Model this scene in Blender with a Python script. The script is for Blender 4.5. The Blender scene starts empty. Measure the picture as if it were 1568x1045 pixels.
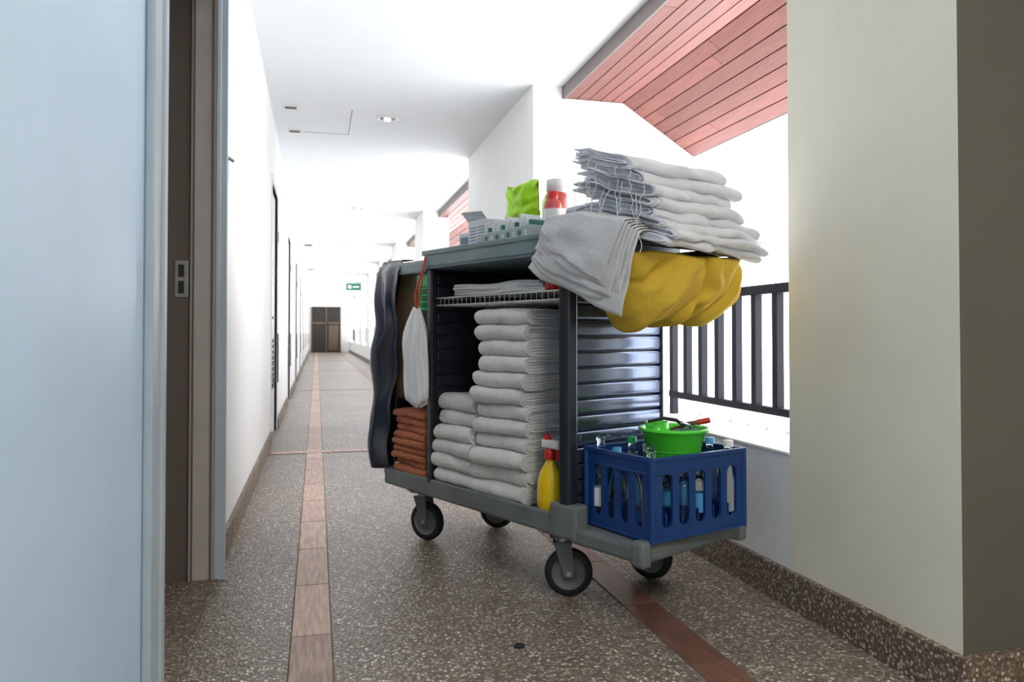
import bpy, bmesh, math, random
from mathutils import Vector, Matrix, noise
random.seed(7)
D=bpy.data; S=bpy.context.scene

# ------------------------------------------------------------------ materials
def sock(n,*names):
    for a in names:
        if a in n.inputs: return n.inputs[a]
def mat(name,col,rough=.5,metal=0,var=0,vscale=6,bump=0,bscale=60,trans=0,coat=0,sheen=0,stretch=None,sss=0,ior=1.45,island=0):
    m=D.materials.new(name); m.use_nodes=True
    nt=m.node_tree; N=nt.nodes; L=nt.links
    p=N['Principled BSDF']
    c=(*col,1)
    p.inputs['Base Color'].default_value=c
    p.inputs['Roughness'].default_value=rough
    p.inputs['Metallic'].default_value=metal
    p.inputs['IOR'].default_value=ior
    if trans: sock(p,'Transmission Weight').default_value=trans
    if coat: sock(p,'Coat Weight').default_value=coat; sock(p,'Coat Roughness').default_value=.12
    if sheen: sock(p,'Sheen Weight').default_value=sheen
    tc=N.new('ShaderNodeTexCoord'); mp=N.new('ShaderNodeMapping')
    L.new(tc.outputs['Object'],mp.inputs['Vector'])
    if stretch: mp.inputs['Scale'].default_value=stretch
    nz=N.new('ShaderNodeTexNoise'); nz.inputs['Scale'].default_value=vscale; nz.inputs['Detail'].default_value=5
    L.new(mp.outputs[0],nz.inputs['Vector'])
    if var or island:
        mr=N.new('ShaderNodeMapRange'); mr.inputs['From Min'].default_value=.3; mr.inputs['From Max'].default_value=.7
        mr.inputs['To Min'].default_value=1-var; mr.inputs['To Max'].default_value=1+var
        L.new(nz.outputs[0],mr.inputs['Value'])
        val=mr.outputs[0]
        if island:
            g=N.new('ShaderNodeNewGeometry'); m2=N.new('ShaderNodeMapRange')
            m2.inputs['To Min'].default_value=1-island; m2.inputs['To Max'].default_value=1+island
            L.new(g.outputs['Random Per Island'],m2.inputs['Value'])
            mu=N.new('ShaderNodeMath'); mu.operation='MULTIPLY'
            L.new(val,mu.inputs[0]); L.new(m2.outputs[0],mu.inputs[1]); val=mu.outputs[0]
        vm=N.new('ShaderNodeVectorMath'); vm.operation='SCALE'; vm.inputs[0].default_value=col
        L.new(val,vm.inputs['Scale']); L.new(vm.outputs[0],p.inputs['Base Color'])
    if bump:
        nb=N.new('ShaderNodeTexNoise'); nb.inputs['Scale'].default_value=bscale; nb.inputs['Detail'].default_value=4
        L.new(mp.outputs[0],nb.inputs['Vector'])
        b=N.new('ShaderNodeBump'); b.inputs['Strength'].default_value=bump; b.inputs['Distance'].default_value=.01
        L.new(nb.outputs[0],b.inputs['Height']); L.new(b.outputs[0],p.inputs['Normal'])
    return m
def emis(name,col,s):
    m=mat(name,col); p=m.node_tree.nodes['Principled BSDF']
    p.inputs['Emission Color'].default_value=(*col,1); p.inputs['Emission Strength'].default_value=s
    return m
def pebble(name,tint=(1,1,1),scale=105,rough=.42):
    m=D.materials.new(name); m.use_nodes=True
    nt=m.node_tree; N=nt.nodes; L=nt.links; p=N['Principled BSDF']
    tc=N.new('ShaderNodeTexCoord')
    v=N.new('ShaderNodeTexVoronoi'); v.inputs['Scale'].default_value=scale
    L.new(tc.outputs['Object'],v.inputs['Vector'])
    sc=N.new('ShaderNodeSeparateColor'); L.new(v.outputs['Color'],sc.inputs[0])
    r=N.new('ShaderNodeValToRGB'); e=r.color_ramp.elements
    stops=[(0,(.11,.088,.07)),(.22,(.29,.235,.185)),(.5,(.45,.37,.295)),(.68,(.33,.305,.28)),(.82,(.64,.57,.49)),(1,(1.0,.97,.90))]
    e[0].position=0; e[0].color=(*[a*b for a,b in zip(stops[0][1],tint)],1)
    e[1].position=1; e[1].color=(*[a*b for a,b in zip(stops[-1][1],tint)],1)
    for pos,c in stops[1:-1]:
        x=e.new(pos); x.color=(*[a*b for a,b in zip(c,tint)],1)
    L.new(sc.outputs[0],r.inputs[0])
    d=N.new('ShaderNodeMapRange'); d.inputs['From Min'].default_value=.28; d.inputs['From Max'].default_value=.62
    L.new(v.outputs['Distance'],d.inputs['Value'])
    mx=N.new('ShaderNodeMix'); mx.data_type='RGBA'
    L.new(d.outputs[0],mx.inputs[0]); L.new(r.outputs[0],mx.inputs[6]); mx.inputs[7].default_value=(.17*tint[0],.138*tint[1],.112*tint[2],1)
    nz=N.new('ShaderNodeTexNoise'); nz.inputs['Scale'].default_value=1.6; nz.inputs['Detail'].default_value=6
    L.new(tc.outputs['Object'],nz.inputs['Vector'])
    mr=N.new('ShaderNodeMapRange'); mr.inputs['From Min'].default_value=.3; mr.inputs['From Max'].default_value=.7
    mr.inputs['To Min'].default_value=.85; mr.inputs['To Max'].default_value=1.15
    L.new(nz.outputs[0],mr.inputs['Value'])
    vm=N.new('ShaderNodeVectorMath'); vm.operation='SCALE'
    L.new(mx.outputs[2],vm.inputs[0]); L.new(mr.outputs[0],vm.inputs['Scale'])
    L.new(vm.outputs[0],p.inputs['Base Color'])
    p.inputs['Roughness'].default_value=rough
    b=N.new('ShaderNodeBump'); b.inputs['Strength'].default_value=.6; b.inputs['Distance'].default_value=.004; b.invert=True
    L.new(v.outputs['Distance'],b.inputs['Height']); L.new(b.outputs[0],p.inputs['Normal'])
    return m

m_floor=pebble('pebble_wash_floor',(1,.98,.95),98,.34)
m_base=pebble('pebble_baseboard',(.75,.66,.58),105,.5)
m_wall=mat('wall_paint_white',(.86,.86,.84),.6,var=.02,vscale=3,bump=.05,bscale=40)
m_wallb=mat('wall_near_sky_tint',(.58,.76,.97),.4,var=.03,vscale=4,bump=.06,bscale=30)  # same white wall; the sky's blue cast is put into this colour
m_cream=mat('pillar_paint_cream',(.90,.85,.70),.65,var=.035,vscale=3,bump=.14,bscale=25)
m_pier_shade=mat('pillar_shaded_side',(.11,.10,.078),.7,var=.05,vscale=3,bump=.1,bscale=25)  # shade on the pier face turned from the light, put into the colour
m_ceil=mat('ceiling_paint',(.82,.85,.88),.7,var=.01)
m_wood=mat('soffit_boards',(.25,.095,.078),.5,var=.14,vscale=8,bump=.1,bscale=30,stretch=(8,.6,8),island=.18)
m_step=mat('soffit_edge_trim',(.22,.18,.17),.6)
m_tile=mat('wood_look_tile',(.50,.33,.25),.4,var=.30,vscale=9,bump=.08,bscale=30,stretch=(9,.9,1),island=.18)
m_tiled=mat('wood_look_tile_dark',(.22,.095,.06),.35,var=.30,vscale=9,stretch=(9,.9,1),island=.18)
m_grout=mat('grout',(.16,.12,.10),.8)
m_case=mat('door_frame_grey_blue',(.44,.52,.60),.4,var=.05)
m_gap=mat('door_shadow_gap',(.30,.31,.33),.6)
m_caseD=mat('door_jamb_taupe',(.46,.42,.41),.5,var=.06,vscale=10)
m_caseDD=mat('door_rebate_dark',(.14,.11,.095),.6)
m_door=mat('door_leaf_white',(.72,.74,.76),.45)
m_black=mat('black_gap',(.02,.02,.022),.6)
m_metal=mat('brushed_metal',(.45,.43,.4),.3,metal=1)
m_rail=mat('railing_black_paint',(.008,.011,.02),.55)
m_beige=mat('room_floor_tile',(.55,.5,.42),.4)
m_glassdk=mat('far_dark_glass',(.03,.025,.02),.25)
m_brown=mat('far_door_brown',(.12,.08,.055),.5)
m_green=emis('exit_sign_green',(.02,.16,.09),.05)
m_light=emis('downlight_lens',(.9,.9,.88),1.2)
# cart
m_plat=mat('cart_grey_plastic',(.16,.18,.18),.45,var=.18,vscale=7,bump=.05)
m_tray=mat('cart_tray_plastic',(.17,.24,.255),.4,var=.08,vscale=7)
m_dark=mat('cart_panel_black',(.016,.019,.026),.3,var=.1)
m_louv=mat('cart_louver_navy',(.12,.15,.23),.14,metal=.8,coat=.5,bump=.12,bscale=6)
m_post=mat('cart_post',(.045,.055,.07),.25,metal=.6)
m_alu=mat('cart_post_aluminium',(.45,.48,.52),.35,metal=.8)
m_tire=mat('tire_rubber',(.012,.012,.013),.6)
m_hub=mat('wheel_hub_grey',(.15,.16,.16),.5)
m_wire=mat('wire_white',(.65,.65,.65),.35,metal=.4)
m_towel=mat('terry_white',(.84,.83,.815),.95,var=.06,vscale=25,bump=.7,bscale=220,sheen=.3)
m_sheet=mat('sheet_cotton',(.78,.78,.83),.85,var=.03,vscale=10,bump=.4,bscale=40,sheen=.15)
m_sheetg=mat('pillowcase_cotton',(.70,.69,.69),.85,var=.04,vscale=10,bump=.3,bscale=50,sheen=.15)
m_rust=mat('terry_rust',(.78,.235,.095),.95,var=.45,vscale=30,bump=1.0,bscale=150,sheen=.2,stretch=(1,6,2.5))
m_yel=mat('yellow_canvas',(.70,.455,.045),.85,var=.08,vscale=8,bump=.4,bscale=30)
m_vinyl=mat('black_vinyl',(.018,.028,.048),.25,coat=.6,bump=.3,bscale=10)
m_olive=mat('olive_lining',(.20,.14,.08),.45,var=.35,vscale=9)
m_plbag=mat('white_plastic_bag',(.80,.80,.83),.4,bump=.4,bscale=25)
m_red=mat('red_plastic',(.6,.02,.015),.35)
m_pink=mat('translucent_red_liquid',(.60,.10,.09),.3)
m_grn=mat('green_mesh_plastic',(.01,.45,.13),.4)
m_lime=mat('lime_green_plastic',(.10,.85,.05),.3,coat=.3)
m_lime2=mat('lime_sachet',(.40,.75,.01),.35,var=.1,vscale=15,bump=.3,bscale=20)
m_crate=mat('blue_crate_plastic',(.004,.045,.20),.35,var=.08,coat=.2)
m_glass=mat('bottle_glass',(.86,.96,.98),.05,trans=1,ior=1.4)
m_gcap=mat('bottle_label_blue',(.08,.35,.70),.4)
m_yb=mat('spray_yellow',(.9,.60,.0),.3,coat=.3)
m_white=mat('white_plastic',(.8,.8,.8),.35)
m_paper=mat('paper_white',(.68,.71,.75),.7,var=.03)
m_ink=mat('print_blue_grey',(.22,.27,.36),.7)
m_box=mat('box_pale_green',(.38,.46,.44),.6,var=.05)
m_boxg=mat('box_dark_green',(.03,.18,.12),.6)

# ------------------------------------------------------------------ builder
class B:
    def __init__(s): s.v=[];s.f=[];s.m=[];s.s=[];s.mats=[]
    def mi(s,m):
        if m not in s.mats: s.mats.append(m)
        return s.mats.index(m)
    def add(s,vs,fs,m,smooth=False,M=None):
        o=len(s.v); k=s.mi(m)
        for v in vs:
            v=Vector(v); s.v.append(M@v if M is not None else v)
        for f in fs:
            s.f.append([o+i for i in f]); s.m.append(k); s.s.append(smooth)
    def box(s,x0,x1,y0,y1,z0,z1,m,bev=0,seg=2,M=None):
        if bev<=0:
            vs=[(x,y,z) for z in (z0,z1) for y in (y0,y1) for x in (x0,x1)]
            fs=[(0,2,3,1),(4,5,7,6),(0,1,5,4),(2,6,7,3),(0,4,6,2),(1,3,7,5)]
            s.add(vs,fs,m,False,M); return
        bm=bmesh.new(); bmesh.ops.create_cube(bm,size=1)
        for v in bm.verts:
            v.co=Vector((x0+(v.co.x+.5)*(x1-x0),y0+(v.co.y+.5)*(y1-y0),z0+(v.co.z+.5)*(z1-z0)))
        b=min(bev,.49*min(x1-x0,y1-y0,z1-z0))
        bmesh.ops.bevel(bm,geom=bm.edges[:],offset=b,segments=seg,profile=.5,affect='EDGES')
        bm.verts.index_update()
        s.add([v.co.copy() for v in bm.verts],[[v.index for v in f.verts] for f in bm.faces],m,False,M); bm.free()
    def loft(s,rings,m,closed=True,cap=True,smooth=True,M=None):
        n=len(rings[0]); vs=[p for r in rings for p in r]; fs=[]
        for i in range(len(rings)-1):
            for j in range(n if closed else n-1):
                k=(j+1)%n; fs.append((i*n+j,i*n+k,(i+1)*n+k,(i+1)*n+j))
        s.add(vs,fs,m,smooth,M)
        if cap and closed:
            s.add(rings[0],[list(range(n))[::-1]],m,False,M); s.add(rings[-1],[list(range(n))],m,False,M)
    def cyl(s,p0,p1,r,m,r1=None,n=20,cap=True,M=None):
        p0=Vector(p0);p1=Vector(p1); r1=r if r1 is None else r1
        d=(p1-p0).normalized(); a=d.orthogonal().normalized(); b=d.cross(a)
        R=[]
        for p,rr in ((p0,r),(p1,r1)):
            R.append([p+a*math.cos(t*2*math.pi/n)*rr+b*math.sin(t*2*math.pi/n)*rr for t in range(n)])
        s.loft(R,m,cap=cap,M=M)
    def tube(s,pts,r,m,n=8,M=None,closed=False):
        pts=[Vector(p) for p in pts]; R=[]; N_=len(pts); a=None
        for i,p in enumerate(pts):
            if closed: d=pts[(i+1)%N_]-pts[i-1]
            else: d=pts[min(i+1,N_-1)]-pts[max(i-1,0)]
            d.normalize()
            if a is None: a=d.orthogonal().normalized()
            a=(a-d*a.dot(d)).normalized(); b=d.cross(a)
            R.append([p+a*math.cos(t*2*math.pi/n)*r+b*math.sin(t*2*math.pi/n)*r for t in range(n)])
        if closed: R.append(R[0])
        s.loft(R,m,cap=not closed,M=M)
    def lathe(s,prof,c,m,n=32,M=None,cap=False):
        c=Vector(c)
        R=[[c+Vector((r*math.cos(t*2*math.pi/n),r*math.sin(t*2*math.pi/n),z)) for t in range(n)] for r,z in prof]
        s.loft(R,m,cap=cap,M=M)
    def grid(s,fn,nu,nv,m,M=None):
        vs=[fn(i/nu,j/nv) for i in range(nu+1) for j in range(nv+1)]
        fs=[(i*(nv+1)+j,(i+1)*(nv+1)+j,(i+1)*(nv+1)+j+1,i*(nv+1)+j+1) for i in range(nu) for j in range(nv)]
        s.add(vs,fs,m,True,M)
    def build(s,name,M=None,parent=None,solid=0,recenter=True,sub=0):
        me=D.meshes.new(name)
        c=Vector((0,0,0))
        if recenter and parent is None:
            xs=[v.x for v in s.v];ys=[v.y for v in s.v];zs=[v.z for v in s.v]
            c=Vector(((min(xs)+max(xs))/2,(min(ys)+max(ys))/2,min(zs)))
        me.from_pydata([v-c for v in s.v],[],s.f)
        for m in s.mats: me.materials.append(m)
        me.polygons.foreach_set('material_index',s.m); me.polygons.foreach_set('use_smooth',s.s)
        bm=bmesh.new(); bm.from_mesh(me); bmesh.ops.recalc_face_normals(bm,faces=bm.faces[:]); bm.to_mesh(me); bm.free()
        me.update()
        o=D.objects.new(name,me); S.collection.objects.link(o)
        if parent is not None: o.parent=parent; 
        o.matrix_local=(M if M is not None else Matrix())@Matrix.Translation(c)
        if solid:
            md=o.modifiers.new('solid','SOLIDIFY'); md.thickness=solid; md.offset=0
        if sub:
            md=o.modifiers.new('sub','SUBSURF'); md.levels=sub; md.render_levels=sub
        return o
def obj_box(name,*a,bev=0,m=None):
    b=B(); b.box(*a,m,bev); return b.build(name)
def T(x,y,z,rz=0,rx=0,ry=0):
    return Matrix.Translation((x,y,z))@Matrix.Rotation(rz,4,'Z')@Matrix.Rotation(ry,4,'Y')@Matrix.Rotation(rx,4,'X')

# ------------------------------------------------------------------ room shell
H=2.72; XL=-.36; XR=1.52; YE=37
obj_box('floor',-.51,2.1,-3,YE+.1,-.1,0,m=m_floor)
b=B(); b.box(-.51,1.76,-3,YE+.1,H,H+.15,m_ceil); b.box(1.76,2.1,-3,1.50,H,H+.15,m_ceil)
b.build('ceiling')

doors=[6.4+3.5*i for i in range(9)]
b=B()
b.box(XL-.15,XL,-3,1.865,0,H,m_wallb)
b.build('wall_left_near')
b=B()
b.box(XL-.15,XL,1.865,2.93,2.2,H,m_wall)
y=2.96
for d in doors:
    b.box(XL-.15,XL,y,d,0,H,m_wall); b.box(XL-.15,XL,d,d+.9,2.15,H,m_wall); y=d+.9
b.box(XL-.15,XL,y,YE,0,H,m_wall)
b.build('wall_left')
b=B()
b.box(XL,XL+.018,-3,1.75,0,.11,m_base,.003)
y=3.03
for d in doors:
    b.box(XL,XL+.018,y,d-.05,0,.11,m_base); y=d+.95
b.box(XL,XL+.018,y,YE,0,.11,m_base)
b.build('baseboard_left')

# door frame 1 (open doorway)
b=B()
b.box(XL,XL+.020,1.755,1.875,0,2.3,m_case,.006,3)
b.box(XL,XL+.027,1.835,1.873,0,2.3,m_case,.006,3)
b.box(XL,XL+.018,2.915,3.02,0,2.3,m_case,.003)
for k in range(3):
    a=2.915+.012+k*.03
    b.box(XL+.012,XL+.04-.006*k,a,a+.016,0,2.3,m_case,.004)
b.box(-.445,XL+.012,2.915,2.96,0,2.2,m_caseD,.004)
b.box(-.53,-.445,2.935,2.96,0,2.2,m_caseDD)
b.box(-.435,-.43,2.908,2.915,0,2.2,m_caseDD)
b.box(XL-.012,XL-.006,2.909,2.915,0,2.2,m_caseDD); b.box(XL+.004,XL+.010,2.909,2.915,0,2.2,m_case)
b.box(-.445,XL,1.860,1.875,0,2.2,m_caseD)
b.box(-.51,XL+.03,1.76,3.02,2.2,2.3,m_case)
b.box(-.498,-.452,2.929,2.935,1.03,1.165,m_metal,.002)
b.box(-.486,-.466,2.927,2.93,1.045,1.09,m_black)
b.box(-.486,-.466,2.927,2.93,1.105,1.15,m_black)
b.box(XL+.012,XL+.03,3.03,3.07,1.48,1.58,m_metal,.004)
b.cyl((XL+.02,3.05,1.58),(XL+.05,3.05,1.56),.006,m_metal)
b.build('door_frame')
b=B(); b.box(-1.43,-.53,1.88,1.92,.01,2.18,m_door,.003)
b.cyl((-1.35,1.865,1.0),(-1.35,1.935,1.0),.02,m_metal); b.build('door_1')
b=B()
b.box(-2.6,-.51,1.2,4.2,-.1,.0,m_beige); b.build('floor_guest_room')
b=B(); b.box(-2.7,-2.6,1.2,4.2,0,H,m_wall); b.box(-2.6,-.51,4.2,4.3,0,H,m_wall); b.box(-2.6,-.51,1.1,1.2,0,H,m_wall)
b.box(-2.6,-.51,1.2,4.2,H,H+.1,m_ceil); b.build('wall_guest_room')
b=B(); b.box(-.51,XL+.02,1.88,2.915,0,.012,m_base,.003); b.build('trim_threshold')

for i,d in enumerate(doors):
    b=B()
    for y0,y1 in ((d-.05,d),(d+.9,d+.95)):
        b.box(XL-.06,XL+.008,y0,y1,0,2.2,m_door,.004)
    b.box(XL-.06,XL+.008,d,d+.9,2.15,2.2,m_door)
    b.box(XL-.09,XL-.02,d+.008,d+.892,.01,2.14,m_door)
    b.box(XL-.022,XL-.016,d,d+.012,0,2.15,m_gap); b.box(XL-.022,XL-.016,d+.888,d+.9,0,2.15,m_gap)
    for k in range(9): b.box(XL-.02,XL-.008,d+.1,d+.8,.42+.05*k,.45+.05*k,m_black)
    b.cyl((XL-.05,d+.08,1.03),(XL+.01,d+.08,1.03),.012,m_metal); b.cyl((XL+.01,d+.07,1.03),(XL+.01,d+.2,1.03),.01,m_metal)
    b.box(XL+.006,XL+.016,d+.9,d+.935,.45,.9,m_black); b.box(XL+.006,XL+.016,d+.9,d+.94,1.75,1.85,m_metal)
    b.build('door_%d'%(i+2))

b=B()
b.box(-.51,-.26,YE,YE+.1,0,H,m_wall); b.box(1.12,2.1,YE,YE+.1,0,H,m_wall); b.box(-.26,1.12,YE,YE+.1,2.17,H,m_wall)
b.build('wall_end')
b=B(); e=YE-.1
b.box(-.26,1.12,e+.06,e+.1,0,2.17,m_glassdk)
b.box(.4,.47,e+.02,e+.06,0,2.17,m_brown); b.box(-.26,1.12,e+.02,e+.06,1.35,1.45,m_brown)
b.box(-.26,-.2,e+.02,e+.06,0,2.17,m_brown); b.box(1.06,1.12,e+.02,e+.06,0,2.17,m_brown)
b.box(.55,1.0,e+.03,e+.06,.1,1.3,m_brown)
b.build('door_end')
obj_box('wall_back',-.51,2.1,-3.1,-3,0,H,m=m_cream)
obj_box('wall_right_near',2.0,2.1,-3,1.50,0,H,m=m_cream)

# soffit
def sz(x):
    if x<=2.223: return 2.635
    return 2.635-(x-2.223)*(.371/.583)
b=B()
b.box(1.745,1.76,1.50,YE,2.625,H,m_step)
rnd=random.Random(3)
def boards(x0,z0,x1,z1,n):
    d=Vector((x1-x0,0,z1-z0)); L_=d.length; ang=math.atan2(-(z1-z0),(x1-x0)); w=L_/n
    for i in range(n):
        Mx=Matrix.Translation((x0,0,z0))@Matrix.Rotation(ang,4,'Y')
        y=1.50-rnd.random()*2
        while y<YE:
            l=2.6; a=max(y,1.50); c=min(y+l-.004,YE)
            if c>a: b.box(i*w+.003,(i+1)*w-.003,a,c,0,.018,m_wood,.002,1,M=Mx)
            y+=l
boards(1.765,2.635,2.223,2.635,5); boards(2.223,2.635,2.806,2.264,7)
b.add([(1.765,1.5,2.655),(2.223,1.5,2.655),(2.83,1.5,2.27),(2.83,1.5,2.42),(2.3,1.5,2.86),(1.76,1.5,2.87),
       (1.765,YE,2.655),(2.223,YE,2.655),(2.83,YE,2.27),(2.83,YE,2.42),(2.3,YE,2.86),(1.76,YE,2.87)],
      [(0,1,2,3,4,5),(6,11,10,9,8,7),(0,6,7,1),(1,7,8,2),(2,8,9,3),(3,9,10,4),(4,10,11,5),(5,11,6,0)],m_black)
b.build('ceiling_soffit')

# pillars right
def pillar(name,y0,y1,xmax,base_neg=False):
    pts=[(XR,0),(xmax,0)]
    if xmax>2.223: pts+=[(xmax,sz(xmax)-.003),(2.223,2.632)]
    else: pts+=[(xmax,2.632)]
    if xmax>1.745: pts+=[(1.742,2.632),(1.742,H)]
    pts+=[(XR,H)]
    n=len(pts); b=B()
    vs=[(x,y0,z) for x,z in pts]+[(x,y1,z) for x,z in pts]
    b.add(vs,[list(range(n))[::-1]],m_pier_shade if base_neg else m_wall)
    fs=[[n+i for i in range(n)]]+[(i,(i+1)%n,n+(i+1)%n,n+i) for i in range(n)]
    b.add(vs,fs,m_cream if base_neg else m_wall); b.build(name)
pill=[(1.50,2.187,1.98),(5.23,7.65,2.806),(11.05,12.05,1.9),(15,16,1.9),(19,20,1.9),(23,24,1.9),(27,28,1.9),(31,32,1.9)]
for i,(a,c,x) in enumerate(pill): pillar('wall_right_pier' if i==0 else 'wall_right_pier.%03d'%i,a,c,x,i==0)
ends=[p[0] for p in pill[1:]]+[YE]
b=B(); rb=B(); bb=B()
for (a,c,x),e in zip(pill,ends):
    b.box(XR,1.9,c,e,0,.495,m_wall); b.box(XR-.005,1.92,c,e,.495,.505,m_wall,.003)
    Xr=1.69
    rb.box(Xr,Xr+.05,c,e,1.055,1.092,m_rail,.004); rb.box(Xr+.008,Xr+.042,c,e,.585,.615,m_rail,.003)
    n=int((e-c)/.145)
    for k in range(n+1):
        yy=c+.06+k*.145
        if yy<e: rb.box(Xr+.010,Xr+.040,yy-.017,yy+.017,.505 if k%8==0 else .61,1.06,m_rail)
b.build('wall_right_parapet'); rb.build('balcony_railing')
bb.box(XR-.02,XR,1.48,YE,0,.12,m_base); bb.box(XR,2.0,1.48,1.50,0,.12,m_base)
bb.build('baseboard_right')
b=B()
for k in range(6): b.cyl((1.80,2.6+.14*k,.505),(1.80,2.6+.14*k,.512),.006,m_metal,n=8)
b.build('parapet_screws')

def strip(name,x0,x1,m):
    b=B(); b.box(x0-.004,x1+.004,-1,YE,0,.001,m_grout)
    y=2.325-.466*6
    while y<YE:
        b.box(x0,x1,y+.003,y+.463,0.0005,.003,m,.001,1); y+=.466
    b.build(name)
strip('floor_tile_strip_1',-.068,.045,m_tile); strip('floor_tile_strip_2',.985,1.10,m_tiled)  # wood-look tile strips in the floor, running along the corridor
b=B()
for yc in (5.85,12.3,18.7,25):
    b.box(XL+.02,XR-.02,yc-.003,yc+.118,0,.0032,m_grout)
    x=XL+.02
    while x<XR-.03:
        b.box(x+.002,min(x+.462,XR-.02),yc,yc+.115,.001,.0042,m_tile,.001,1); x+=.466
b.build('floor_tile_strip_3')  # cross strips of the same floor tile
b=B(); b.cyl((.567,2.10,0),(.567,2.10,.004),.016,m_black,n=24); b.build('floor_drain')

def downlight(x,y):
    b=B()
    b.lathe([(.095,H-.001),(.095,H-.008),(.07,H-.010),(.068,H-.002)],(x,y,0),m_white,32)
    b.lathe([(.068,H-.003),(.055,H-.004),(.0005,H-.004)],(x,y,0),m_metal,32)
    b.lathe([(.03,H-.003),(.03,H-.02),(.0005,H-.025)],(x,y,0),m_light,20)
    b.build('ceiling_downlight')
for y in (1.6,6.38,11.1,16,21,26): downlight(.57,y)
b=B()
for (x,y) in ((-.21,6.25),(-.2,6.98)):
    b.box(x-.06,x+.06,y-.05,y+.05,H-.008,H,m_white,.003); b.box(x-.045,x+.045,y-.03,y+.03,H-.010,H-.007,m_brown)
for y in (16,22): b.box(-.25,-.1,y-.1,y+.1,H-.008,H,m_brown)
b.build('ceiling_vents')
b=B()
b.box(.27,.274,6.2,7.0,H-.002,H,m_step); b.box(-.2,.27,6.996,7.0,H-.002,H,m_step)
b.build('ceiling_access_hatch')
b=B(); b.box(.85,1.28,23,23.05,2.2,2.4,m_green,.006); b.box(.9,1.0,22.99,23,2.25,2.35,m_white)
b.box(1.04,1.22,22.99,23,2.28,2.32,m_white)
b.cyl((.95,23.02,2.4),(.95,23.02,H),.008,m_metal,n=8); b.cyl((1.18,23.02,2.4),(1.18,23.02,H),.008,m_metal,n=8)
b.build('exit_sign')

# ------------------------------------------------------------------ cart
CM=Matrix.Translation((.925,2.05,0))@Matrix.Rotation(math.radians(24.5),4,'Z')
cart=D.objects.new('housekeeping_cart',None); S.collection.objects.link(cart); cart.matrix_world=CM
def part(b,name): return b.build(name,parent=cart)
b=B()
b.box(0,.52,.29,1.52,.225,.285,m_plat,.012)
b.box(0,.018,.40,1.52,.27,.30,m_plat,.006); b.box(.502,.52,.40,1.52,.27,.30,m_plat,.006)
b.box(0,.52,1.50,1.52,.27,.30,m_plat,.006)
b.box(-.006,.06,.275,.40,.225,.34,m_plat,.012); b.box(.46,.526,.275,.40,.225,.34,m_plat,.012)
b.box(.0,.52,0,.31,.215,.272,m_plat,.014)
b.box(-.006,.04,-.01,.04,.205,.285,m_plat,.012); b.box(.48,.526,-.01,.04,.205,.285,m_plat,.012)
for y in (.41,1.3): b.box(.03,.49,y-.07,y+.07,.212,.228,m_plat,.004)
part(b,'base_platform')
b=B()
b.box(-.012,.532,.27,1.17,1.165,1.185,m_tray,.006)
b.box(-.012,.008,.27,1.17,1.165,1.238,m_tray,.007); b.box(.512,.532,.27,1.17,1.165,1.238,m_tray,.007)
b.box(-.012,.532,.27,.29,1.165,1.238,m_tray,.007); b.box(-.012,.532,1.15,1.17,1.165,1.238,m_tray,.007)
b.box(-.018,-.008,.262,1.178,1.222,1.243,m_tray,.004); b.box(-.018,.538,1.168,1.178,1.222,1.243,m_tray,.004)
b.box(-.005,.02,1.17,1.56,1.155,1.205,m_tray,.008); b.box(.50,.525,1.17,1.56,1.155,1.205,m_tray,.008)
b.box(-.005,.525,1.54,1.565,1.155,1.205,m_tray,.008)
b.box(0,.022,0,.28,1.165,1.195,m_dark,.006); b.box(.498,.52,0,.28,1.165,1.195,m_dark,.006); b.box(0,.52,0,.022,1.165,1.195,m_dark,.006)
part(b,'top_tray')
b=B()
b.box(0,.045,.31,.36,.30,1.165,m_post,.008)
b.box(-.003,.012,.318,.352,.34,1.16,m_dark,.003)
b.box(.478,.515,.31,.36,.30,1.165,m_alu,.008); b.box(.47,.48,.305,.312,.34,1.16,m_alu)
b.box(0,.03,1.13,1.165,.28,1.165,m_dark,.006); b.box(.49,.515,1.13,1.165,.28,1.165,m_dark,.006)
part(b,'corner_posts')
b=B()
b.box(.04,.48,.335,.352,.28,1.165,m_dark)
z=.31
while z<1.13:
    zz=min(z+.050,1.16)
    pr=[(.336,z),(.318,z+.001),(.3155,z+.003),(.314,z+.007),(.3135,z+.012),(.3135,zz-.012),(.314,zz-.006),(.3155,zz-.002),(.318,zz),(.336,zz)]
    b.loft([[(x,p[0],p[1]) for p in pr] for x in (.045,.478)],m_louv,smooth=True,cap=False)
    z+=.053
part(b,'louvered_side_panel')
b=B()
b.box(.02,.50,1.135,1.15,.28,1.165,m_dark); b.box(.49,.503,.35,1.14,.28,1.165,m_dark)
z=.31
while z<1.13:
    b.box(.03,.49,1.127,1.137,z,z+.04,m_dark,.004); b.box(.484,.492,.37,1.12,z,z+.04,m_dark,.004); z+=.053
part(b,'inner_panels')
b=B()
def wrect(z,r): b.tube([(.02,.37,z),(.02,1.12,z),(.47,1.12,z),(.47,.37,z)],r,m_wire,6,closed=True)
wrect(1.045,.0035); wrect(1.015,.003)
k=.40
while k<1.12:
    b.tube([(.02,k,1.045),(.02,k,1.015),(.47,k,1.015)],.0018,m_wire,5); k+=.03
for k in range(6): b.tube([(.06+.07*k,.37,1.013),(.06+.07*k,1.12,1.013)],.002,m_wire,5)
part(b,'wire_basket')
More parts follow.
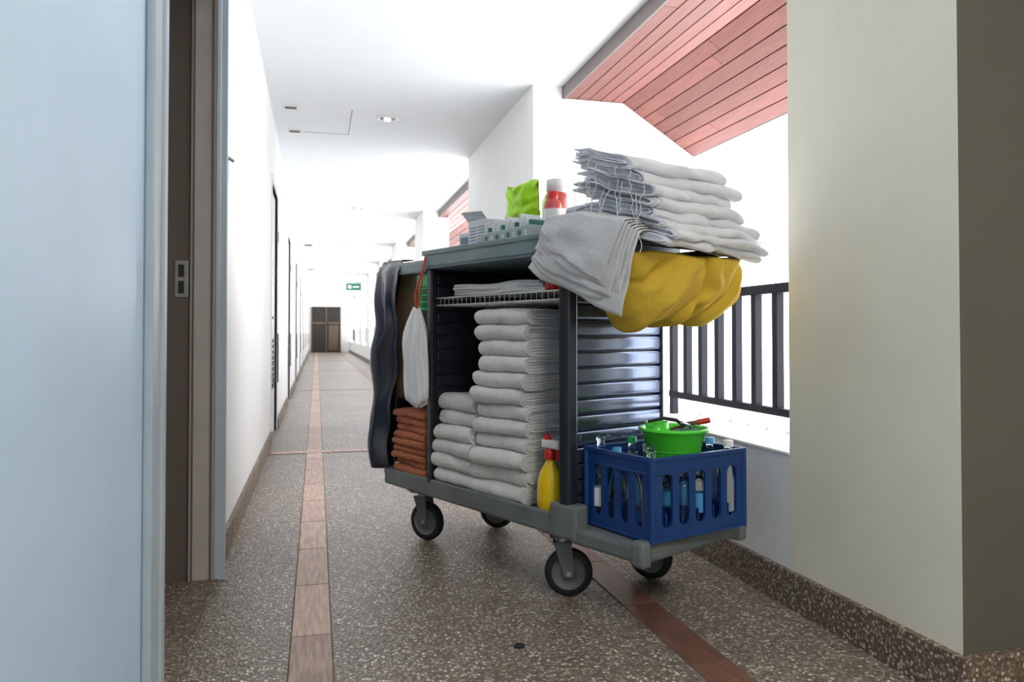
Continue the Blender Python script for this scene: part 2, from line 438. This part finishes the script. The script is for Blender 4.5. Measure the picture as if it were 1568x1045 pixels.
def caster(x,y,yaw,name):
    b=B(); M=T(x,y,0,yaw)
    r=.083; n=40
    tire=[(-.018,.058),(-.019,.072),(-.014,.080),(0,.083),(.014,.080),(.019,.072),(.018,.058)]
    b.loft([[(px,pr*math.cos(t/n*6.2832),r+pr*math.sin(t/n*6.2832)) for t in range(n)] for px,pr in tire],m_tire,cap=False,M=M)
    hub=[(-.018,.058),(-.014,.055),(-.009,.046),(-.008,.026),(-.02,.02),(-.02,.001)]
    for sg in (1,-1):
        b.loft([[(sg*px,pr*math.cos(t/n*6.2832),r+pr*math.sin(t/n*6.2832)) for t in range(n)] for px,pr in hub],m_hub,cap=False,M=M)
        vs=[(sg*.026,-.014,r-.012),(sg*.026,.014,r-.012),(sg*.026,.02,r+.01),(sg*.026,.052,.185),(sg*.026,-.01,.185),(sg*.026,-.018,r+.01)]
        vs2=[(v[0]+sg*.004,v[1],v[2]) for v in vs]
        b.loft([vs,vs2],m_hub,smooth=False,M=M)
        for a in range(5):
            t=a/5*6.283; b.cyl((sg*.0085,.034*math.cos(t),r+.034*math.sin(t)),(sg*.0115,.034*math.cos(t),r+.034*math.sin(t)),.005,m_plat,n=10,M=M)
    b.cyl((-.034,0,r),(.034,0,r),.008,m_alu,n=12,M=M)
    b.box(-.031,.031,-.012,.055,.18,.19,m_hub,.004,M=M)
    b.cyl((0,.022,.19),(0,.022,.205),.024,m_alu,n=20,M=M)
    b.box(-.04,.04,-.02,.065,.204,.214,m_hub,.003,M=M)
    part(b,name)
caster(.094,.41,math.radians(48),'caster_1'); caster(.098,1.31,math.radians(20),'caster_2')
caster(.455,.354,math.radians(20),'caster_3'); caster(.46,1.278,math.radians(30),'caster_4')

# ------------------------------------------------------------------ cloth helpers
def nz(p,f,s=0): return noise.noise(Vector((p[0]*f+s,p[1]*f+s*1.7,p[2]*f-s)))
def lerp(a,c,t): return a+(c-a)*t
def folded(b,M,L_,W,Hh,n,m,seed,amp=.004,freq=9,seg=12,ragged=.006,bul=1.0,wamp=0,wfreq=40,zamp=1):
    rn=random.Random(seed)
    for k in range(n):
        R=Hh/2*(1-k/n)*.99; t=Hh/2/n*.9; Ri=max(R-t,.0006)
        Lk=L_-rn.random()*ragged*2
        nl=10
        cx=Hh/2*bul
        def arcpts(rr,rev):
            a=[(Lk-(Lk-cx)*i/nl,-rr) for i in range(nl+1)]
            a+=[(cx-math.sin(q*math.pi/8)*rr*bul,-math.cos(q*math.pi/8)*rr) for q in range(1,8)]
            a+=[(cx+(Lk-cx)*i/nl,rr) for i in range(nl+1)]
            return a[::-1] if rev else a
        pr=arcpts(R,False)+arcpts(Ri,True)
        y0=rn.uniform(0,ragged); y1=W-rn.uniform(0,ragged)
        rings=[]
        for j in range(seg+1):
            s=j/seg; ring=[]
            y=y0+(y1-y0)*s
            for (x,z) in pr:
                p=Vector((x,y,Hh/2+z))
                q=M@p
                d=Vector((nz(q,freq,seed)*amp,nz(q,freq,seed+9)*amp*.8,nz(q,freq*.6,3.3)*amp*zamp))
                if wamp: d+=Vector((nz(q,wfreq,seed+2),nz(q,wfreq,seed+5)*.6,nz(q,wfreq,seed+7)*.45))*wamp
                ring.append(p+d)
            rings.append(ring)
        b.loft(rings,m,M=M)

def towel_stack(name,y0,W,x0,L_,z0,Hh,n,m,seed,layers=2,amp=.014,rr=2.5,jit=1.0):
    b=B(); rn=random.Random(seed)
    for i in range(n):
        hh=Hh*1.0
        M=T(x0+rn.uniform(-.013,.010)*jit,y0+rn.uniform(-.008,.008)*jit,z0+i*hh,math.radians(rn.uniform(-rr,rr)))
        folded(b,M,L_,W,hh*1.04,layers,m,seed+i*3,amp=amp,freq=8,seg=20,ragged=.014,bul=1.1,wamp=.005,wfreq=22,zamp=.8)
    return b.build(name,M=CM)
towel_stack('folded_bath_towels',.548,.315,.014,.43,.290,.0584,12,m_towel,5,layers=3)
towel_stack('folded_bath_towels.001',.868,.262,.014,.43,.290,.060,6,m_towel,50,layers=2)
towel_stack('folded_bath_towels.002',.385,.155,.20,.27,.290,.055,10,m_towel,90,layers=2)
towel_stack('folded_rust_hand_towels',1.19,.27,.012,.16,.290,.0300,9,m_rust,130,layers=2,amp=.010,rr=2,jit=.6)

b=B()
for i in range(4): folded(b,T(.04+.01*i,.47+.02*i,1.052+i*.010,math.radians(2*i-3)),.38,.60-.03*i,.013,2,m_sheetg,300+i,amp=.012,freq=8,seg=16)
b.build('folded_linen_in_basket',M=CM)
b=B(); b.lathe([(.001,0),(.022,0),(.024,.02),(.02,.04),(.001,.045)],(.05,.415,1.05),m_red,16); b.box(.03,.09,.43,.46,1.05,1.08,m_red,.006)
b.build('red_scrub_sponge',M=CM)

# ------------------------------------------------------------------ sheet pile
def droop(b):
    for v in b.v:
        v.z-=.30*max(0,.22-v.y)+.12*max(0,v.x-.38)
b=B(); rn=random.Random(11)
def bundle(x0,y0,z,Lv,Ww,hh,n,seed,rot=0):
    M=T(x0+Ww,y0,z,math.radians(90+rot))
    folded(b,M,Lv,Ww,hh,n,m_sheet,seed,amp=.042,freq=4.5,seg=64,ragged=.032,bul=1.6,wamp=.022,wfreq=12,zamp=.7)
z=1.243
for i in range(3):
    bundle(-.0+rn.uniform(-.01,.01),-.075+rn.uniform(-.02,.02),z+i*.025,.42,.545,.030,3,400+i,rn.uniform(-3,3))
z=1.312
for i in range(5):
    bundle(.0+rn.uniform(-.015,.015),-.055+.006*i+rn.uniform(-.018,.018),z+i*.0355,.31,.49-.018*i,.045,4,430+i,rn.uniform(-6,6))
for i in range(11):
    y=-.03+.026*i; p=[Vector((-.022,y,1.48-.12*rn.random()))]
    for k in range(12):
        q=p[-1]+Vector((rn.uniform(-.003,.002),rn.uniform(-.011,.011),-.014)); q.x=min(q.x,-.030); p.append(q)
    b.tube(p,.0013,m_sheet,5)
droop(b)
b.build('folded_bed_sheets',M=CM)

b=B()
for i in range(5): folded(b,T(.17,.335,1.187+i*.034,math.radians(2*i)),.28,.15,.036,3,m_sheet,470+i,amp=.012,seg=20,wamp=.006,wfreq=22)
b.build('folded_pillowcases',M=CM)

# draped sheets over the tray edge; outermost layer is the shortest so the hems step
b=B()
for k in range(6):
    def fn(u,v,k=k):
        yt=lerp(.345,-.030+.006*k,u) 
        yb=lerp(.475-.020*k,.050+.012*k,u)
        if u<.18: zb=lerp(1.125,1.075,u/.18)
        else: zb=lerp(1.075,.955,(u-.18)/.82)
        zb+=.019*k+.007*math.sin(k*2.2+u*5)
        top=1.262+.006*k-.22*max(0,.22-yt)
        if v<.3:
            t=v/.3; x=lerp(.12,-.032-k*.003,t); z=top-.010*t**3; y=yt
        else:
            t=(v-.3)/.7; x=-.032-k*.0060-.006*math.sin(t*3.14); z=lerp(top-.010,zb,t); y=lerp(yt,yb,t)
            x+=.007*t*math.sin(u*11+t*2.5+k*.25)+.012*t*nz((u,t,k*.2),3,1)
            z+=.005*nz((u,t,k*.5),6,k+3)*t
        p=Vector((x,y,z)); 
        return p+Vector((nz(p,10,1)*.006,0,nz(p,12,k+5)*.003))
    b.grid(fn,48,32,m_sheetg)
b.build('draped_pillowcases',M=CM,solid=.003)

# yellow laundry sling: soft cloth sagging under the frame, folds gathered towards the corridor corner
b=B()
def ysling(u,v):
    s=u; a=v*2*math.pi
    w=lerp(-.005,.535,s)
    e=(1-abs(2*s-1)**6)**.5 if abs(2*s-1)<1 else 0
    r=.08+.92*e
    r*=1-.13*math.exp(-((s-.55)/.035)**2)
    c,sn=math.cos(a),math.sin(a)
    rz=(.225-.03*s-.04*max(0,s-.7)) if sn<0 else .02
    vv=.125+.160*r*(abs(c)**.85)*(1 if c>0 else -1); zz=1.135+rz*r*sn
    d=max(0,-sn)
    ph=s*20+3.4*d+2.4*nz((s,d,0),2.4,4)
    fold=.0090*math.sin(ph)+.0055*math.sin(ph*2.3+1+d*2)+.010*nz((s*3+d*1.4,d*1.2-c*.6,1),2.6,8)
    if sn<0:
        vv+=fold*c*1.3; zz-=d*fold
        w+=.012*math.sin(ph*.5)*d
    p=Vector((w,vv,zz)); return p+Vector((nz(p,7,2),nz(p,7,4),nz(p,7,6)))*.018
b.grid(ysling,150,90,m_yel)
b.build('yellow_laundry_bag',M=CM)

# black refuse bag hung on far ring
b=B()
def vbag(u,v):
    a=u*2*math.pi; z=lerp(1.215,.30,v)
    hx=.235*(1-.10*v); hy=.17*(1+.12*math.sin(v*3))
    c,s=math.cos(a),math.sin(a)
    e=.55
    x=.275+hx*(abs(c)**e)*(1 if c>0 else -1); y=1.385+hy*(abs(s)**e)*(1 if s>0 else -1)
    f=.018*math.sin(a*9+v*3)*min(1,v*2.2)+.010*math.sin(a*17-v*4)*min(1,v*2)
    x+=f*c; y+=f*s
    if x<.24 and z<.62: x+= .05*min(1,(.62-z)/.08)*(.24-x)/.2*4
    p=Vector((x,y,z)); return p+Vector((nz(p,5,1),nz(p,5,3),0))*.015
b.grid(vbag,120,50,m_olive)
def flap(u,v):
    path=[(-.014,1.36),(-.02,1.50),(-.008,1.585),(.10,1.60),(.30,1.60),(.5,1.59)]
    k=min(int(u*5),4); f=u*5-k
    x=lerp(path[k][0],path[k+1][0],f); y=lerp(path[k][1],path[k+1][1],f)
    z=lerp(1.225,.30+.02*math.sin(u*9),v)
    if v<.06: x=lerp(.06,x,v/.06); z=1.225-.002; y=lerp(1.5,y,v/.06) if u>.3 else y
    sp=min(1,v*2)
    if u<.2: y+=.13*v*(1-u/.2)
    x+=.030*math.sin(u*34+v*2)*sp; y+=.02*math.sin(u*24+1-v*2)*sp+.02*v
    return Vector((x,y,z))+Vector((nz((x,y,z),6,2),nz((x,y,z),6,5),0))*.03*sp
b.grid(flap,100,50,m_vinyl)
b.build('black_refuse_bag',M=CM,solid=.003)

# white plastic bag on ribbon
b=B(); rings=[]
yc=1.155
for i in range(26):
    t=i/25; z=lerp(1.0,.605,t)
    r=.018+.046*math.sin(min(1,t*2.4)*1.57)*(1-.18*t); 
    if t>.93: r*=math.sqrt(max(.05,1-((t-.93)/.07)**2))
    ring=[]
    for j in range(40):
        a=j/40*6.2832; rr=r*(1+.15*math.sin(a*5+t*3)+.09*math.sin(a*11-t*5))
        ring.append((-.055+rr*.55*math.cos(a),yc+rr*1.15*math.sin(a)+.012*math.sin(t*4),z+.01*math.sin(a*3)))
    rings.append(ring)
b.loft(rings,m_plbag)
b.tube([(-.055,yc,1.0),(-.05,yc+.02,1.06),(-.025,yc,1.17),(-.018,yc-.005,1.21),(.01,yc-.005,1.212)],.004,m_red,6)
b.tube([(-.055,yc,1.0),(-.052,yc-.02,1.06),(-.03,yc-.01,1.17),(-.018,yc-.005,1.21)],.004,m_red,6)
b.build('white_hanging_bag',M=CM)
b=B()
for i in range(7): b.tube([(.03,1.17+.018*i,1.15),(.03,1.175+.016*i,1.0)],.003,m_grn,6)
for k in range(6): b.tube([(.03,1.168,1.15-.029*k),(.03,1.285-.002*k,1.15-.029*k)],.003,m_grn,6)
b.box(.025,.035,1.165,1.285,1.10,1.15,m_grn,.002); b.box(.035,.10,1.168,1.28,1.0,1.005,m_grn); b.box(.095,.10,1.168,1.28,1.0,1.15,m_grn)
b.build('green_plastic_basket',M=CM)

# ------------------------------------------------------------------ tray items
b=B(); M=T(.12,.91,1.187,math.radians(-6))
b.box(0,.10,0,.15,0,.175,m_paper,.003,M=M)
for k in range(8): b.box(-.001,.0005,.02,.07,.06+.012*k,.065+.012*k,m_ink,M=M)
for k in range(6): b.box(-.001,.0005,.08,.135,.08+.013*k,.085+.013*k,m_ink,M=M)
b.box(-.001,.0005,.09,.14,.03,.06,m_boxg,M=M)
b.add([(.0,.0,.175),(0,.15,.175),(-.03,.16,.215),(-.03,-.01,.20)],[(0,1,2,3)],m_paper,M=M)
b.build('tea_sachet_box',M=CM)
b=B(); M=T(.16,1.07,1.187,math.radians(8))
b.box(0,.10,0,.075,0,.14,m_paper,.003,M=M); b.box(-.001,.0005,.01,.065,.07,.12,m_ink,M=M)
b.build('tissue_box',M=CM)
b=B(); M=T(.05,.56,1.187,math.radians(-4))
b.box(0,.14,0,.33,0,.105,m_box,.003,M=M)
for k in range(8): b.box(-.0012,.0005,.02+.037*k,.037+.037*k,.05,.090,m_boxg if k%2 else m_paper,M=M)
for k in range(10): b.box(.01,.10,.01+.030*k,.022+.030*k,.085,.125+.014*(k%3),m_paper if k%3 else m_boxg,M=M@T(0,0,0,0,0.0))
b.build('amenity_envelope_box',M=CM)
b=B()
def sach(u,v):
    y=lerp(.745,.945,u); z=lerp(1.32,1.505,v)+.006*math.sin(u*7)
    bulge=(math.sin(u*3.14)*math.sin(v*3.14))**.5 if 0<u<1 and 0<v<1 else 0
    return y,z,bulge
b.grid(lambda u,v:Vector((.25-.03*sach(u,v)[2]+.02*nz((u,v,0),5),sach(u,v)[0],sach(u,v)[1]+.01*nz((u,v,2),4))),24,24,m_lime2)
b.grid(lambda u,v:Vector((.252+.03*sach(u,v)[2],sach(u,v)[0],sach(u,v)[1])),20,20,m_lime2)
b.box(.225,.30,.78,.90,1.187,1.335,m_box,.004)
b.build('green_refill_pouch',M=CM)
b=B(); c=(.32,.715,1.187)
b.lathe([(.001,0),(.042,0),(.044,.01),(.044,.20),(.044,.21)],c,m_white,28)
b.lathe([(.044,.205),(.0445,.21),(.043,.26),(.036,.27)],c,m_pink,28)
b.lathe([(.036,.268),(.036,.275),(.041,.277),(.041,.318),(.038,.322),(.001,.322)],c,m_white,28)
b.build('detergent_bottle',M=CM)
b=B(); c=(.245,.655,1.187)
b.lathe([(.001,0),(.035,0),(.035,.20),(.030,.22),(.018,.23),(.018,.255),(.001,.256)],c,m_pink,24)
b.lathe([(.0355,.14),(.0355,.19)],c,m_white,24); b.lathe([(.019,.23),(.02,.258),(.001,.259)],c,m_red,20)
b.build('red_label_bottle',M=CM)
b=B(); c=(.36,.80,1.187)
b.lathe([(.001,0),(.032,0),(.033,.25),(.02,.28),(.013,.29),(.013,.31),(.001,.311)],c,m_white,24)
b.build('lotion_bottle',M=CM)

# spray bottle
b=B(); M=T(.052,.458,.287)@Matrix.Scale(1.08,4)
R=[]
for r,z in [(.001,0),(.040,0),(.046,.006),(.047,.05),(.045,.095),(.036,.125),(.02,.15),(.015,.16),(.015,.175)]:
    R.append([(r*.8*math.cos(t/32*6.2832),r*math.sin(t/32*6.2832),z) for t in range(32)])
b.loft(R,m_yb,cap=False,M=M)
b.lathe([(.018,.165),(.019,.19),(.012,.2)],(0,0,0),m_red,24,M=M)
b.box(-.014,.014,-.05,.03,.2,.228,m_white,.007,M=M)
b.box(-.007,.007,-.065,-.05,.208,.222,m_red,.003,M=M)
b.tube([(0,-.03,.205),(0,-.04,.185),(0,-.035,.165)],.006,m_red,8,M=M)
b.cyl((0,.0,.222),(0,.02,.238),.010,m_red,n=12,M=M)
b.build('yellow_spray_bottle',M=CM)

# ------------------------------------------------------------------ crate
A_,B_,Hc=.41,.315,.25
KM=CM@T(.035,-.012,.276,math.radians(-6))
def slot_panel(b,M,Lx,z0,z1,n,mrg,t,m):
    cw=(Lx-2*mrg)/n
    b.box(0,mrg,0,t,z0,z1,m,M=M); b.box(Lx-mrg,Lx,0,t,z0,z1,m,M=M)
    for i in range(n):
        xa=mrg+i*cw; xb=xa+cw; cx=(xa+xb)/2; r=cw*.31; za=z0+r+.004; zb=z1-r-.004
        inn=[];out=[]
        for q in range(9):
            a=math.pi+q*math.pi/8; inn.append((cx+r*math.cos(a),za+r*math.sin(a)))
            f=q/8; out.append((lerp(xa,xb,f),z0))
        for q in range(9):
            a=q*math.pi/8; inn.append((cx+r*math.cos(a),zb+r*math.sin(a)))
            f=q/8; out.append((lerp(xb,xa,f),z1))
        k=len(inn); vs=[]
        for y in (0,t):
            vs+=[(x,y,z) for x,z in inn]+[(x,y,z) for x,z in out]
        fs=[]
        for j in range(k):
            l=(j+1)%k
            fs+=[(j,l,k+l,k+j),(2*k+j,3*k+j,3*k+l,2*k+l),(j,2*k+j,2*k+l,l)]
        b.add(vs,fs,m,False,M)
b=B()
t=.009
sides=[(T(0,0,0),A_,5),(T(A_,0,0,math.pi/2),B_,4),(T(A_,B_,0,math.pi),A_,5),(T(0,B_,0,-math.pi/2),B_,4)]
for M,Lx,n in sides:
    b.box(0,Lx,0,t,0,.035,m_crate,.002,M=M)
    slot_panel(b,M,Lx,.035,.205,n,.028,t,m_crate)
    b.box(0,Lx,0,t,.205,Hc,m_crate,.002,M=M)
    b.box(-.004,Lx+.004,-.005,t,Hc-.012,Hc+.003,m_crate,.003,M=M)
    b.box(-.002,Lx+.002,-.004,.002,.20,.208,m_crate,.002,M=M)
    b.box(-.002,Lx+.002,-.004,.002,.0,.010,m_crate,.002,M=M)
    b.cyl((.004,.004,0),(.004,.004,Hc),.011,m_crate,n=14,M=M)
b.box(t,A_-t,t,B_-t,.004,.010,m_crate)
for i in range(1,6): b.box(i*A_/6-.002,i*A_/6+.002,t,B_-t,.01,.08,m_crate)
for i in range(1,4): b.box(t,A_-t,i*B_/4-.002,i*B_/4+.002,.01,.08,m_crate)
b.build('blue_bottle_crate',M=KM)
b=B(); rn=random.Random(5)
for i in range(6):
    for j in range(4):
        if rn.random()<.08: continue
        c=((i+.5)*A_/6,(j+.5)*B_/4,.012); hh=rn.choice([.0,.015,.03,.045])
        if i in (2,3) and j in (0,1,2): hh=-.03
        b.lathe([(.001,0),(.026,0),(.028,.006),(.028,.12),(.024,.15),(.013,.185+hh),(.012,.215+hh),(.015,.218+hh),(.015,.228+hh),(.011,.228+hh)],c,m_glass,18)
        r_=rn.random()
        if r_<.6: b.lathe([(.0285,.05),(.0285,.11)],c,m_gcap if r_<.25 else m_white,18)
        if rn.random()<.5: b.lathe([(.016,.212+hh),(.016,.232+hh),(.001,.233+hh)],c,rn.choice([m_gcap,m_white,m_grn]),14)
b.build('glass_water_bottles',M=KM)
# bowl
b=B(); c=Vector((.205,.115,.0)); BM=KM@T(c.x,c.y,.222)@Matrix.Scale(1.15,4)
b.lathe([(.001,0),(.066,0),(.071,.006),(.088,.075),(.097,.078),(.099,.084),(.095,.087),(.085,.083),(.067,.012),(.001,.008)],(0,0,0),m_lime,40)
b.lathe([(.0735,.02),(.0755,.02),(.0765,.026)],(0,0,0),m_lime,40)
b.lathe([(.001,.03),(.028,.03),(.033,.100),(.030,.100),(.026,.04),(.001,.04)],(-.03,.035,0),m_lime,24)
b.tube([(-.095,.0,.108),(-.05,-.01,.115),(-.01,-.02,.108),(.03,-.01,.09)],.005,m_black,8)
b.tube([(-.02,-.05,.105),(.03,-.03,.092),(.07,.0,.08)],.004,m_metal,8)
b.tube([(.01,.02,.075),(.06,.0,.092),(.105,-.03,.100)],.006,m_brown,8)
b.tube([(.08,-.012,.095),(.11,-.033,.102)],.008,m_red,8)
b.box(-.06,.06,-.03,.03,.05,.080,m_boxg,.008,M=T(.02,-.02,0,.4))
b.build('green_plastic_bowl',M=BM)

# ------------------------------------------------------------------ light
w=D.worlds.new('sky'); S.world=w; w.use_nodes=True
bg=w.node_tree.nodes['Background']; bg.inputs[0].default_value=(.94,.965,1,1); bg.inputs[1].default_value=4.8
b=B(); b.box(.35,1.35,-1.3,-.3,H-.03,H,m_white,.004); b.box(.38,1.32,-1.27,-.33,H-.034,H-.029,m_light); b.build('added_fill_panel')  # added panel, unseen behind the camera, housing the fill light
ld=D.lights.new('fill_lamp','AREA'); ld.shape='SQUARE'; ld.size=.9; ld.energy=44; ld.color=(1,.96,.90)  # added fill light that softens the foreground shadows
lo=D.objects.new('fill_lamp',ld); S.collection.objects.link(lo); lo.location=(.85,-.8,H-.04)
S.view_settings.view_transform='Standard'
S.view_settings.look='None'
S.view_settings.exposure=0.28

# ------------------------------------------------------------------ camera
cam=D.cameras.new('camera'); co=D.objects.new('camera',cam); S.collection.objects.link(co)
co.location=(0,0,.9); co.rotation_euler=(math.radians(91),0,math.radians(-14.57))
cam.sensor_width=36; cam.lens=1150/1568*36
cam.shift_y=-(11.5+1150*math.tan(math.radians(1)))/1568
cam.clip_start=.02; cam.clip_end=200
cam.dof.use_dof=True; cam.dof.focus_distance=2.6; cam.dof.aperture_fstop=5.6
S.camera=co
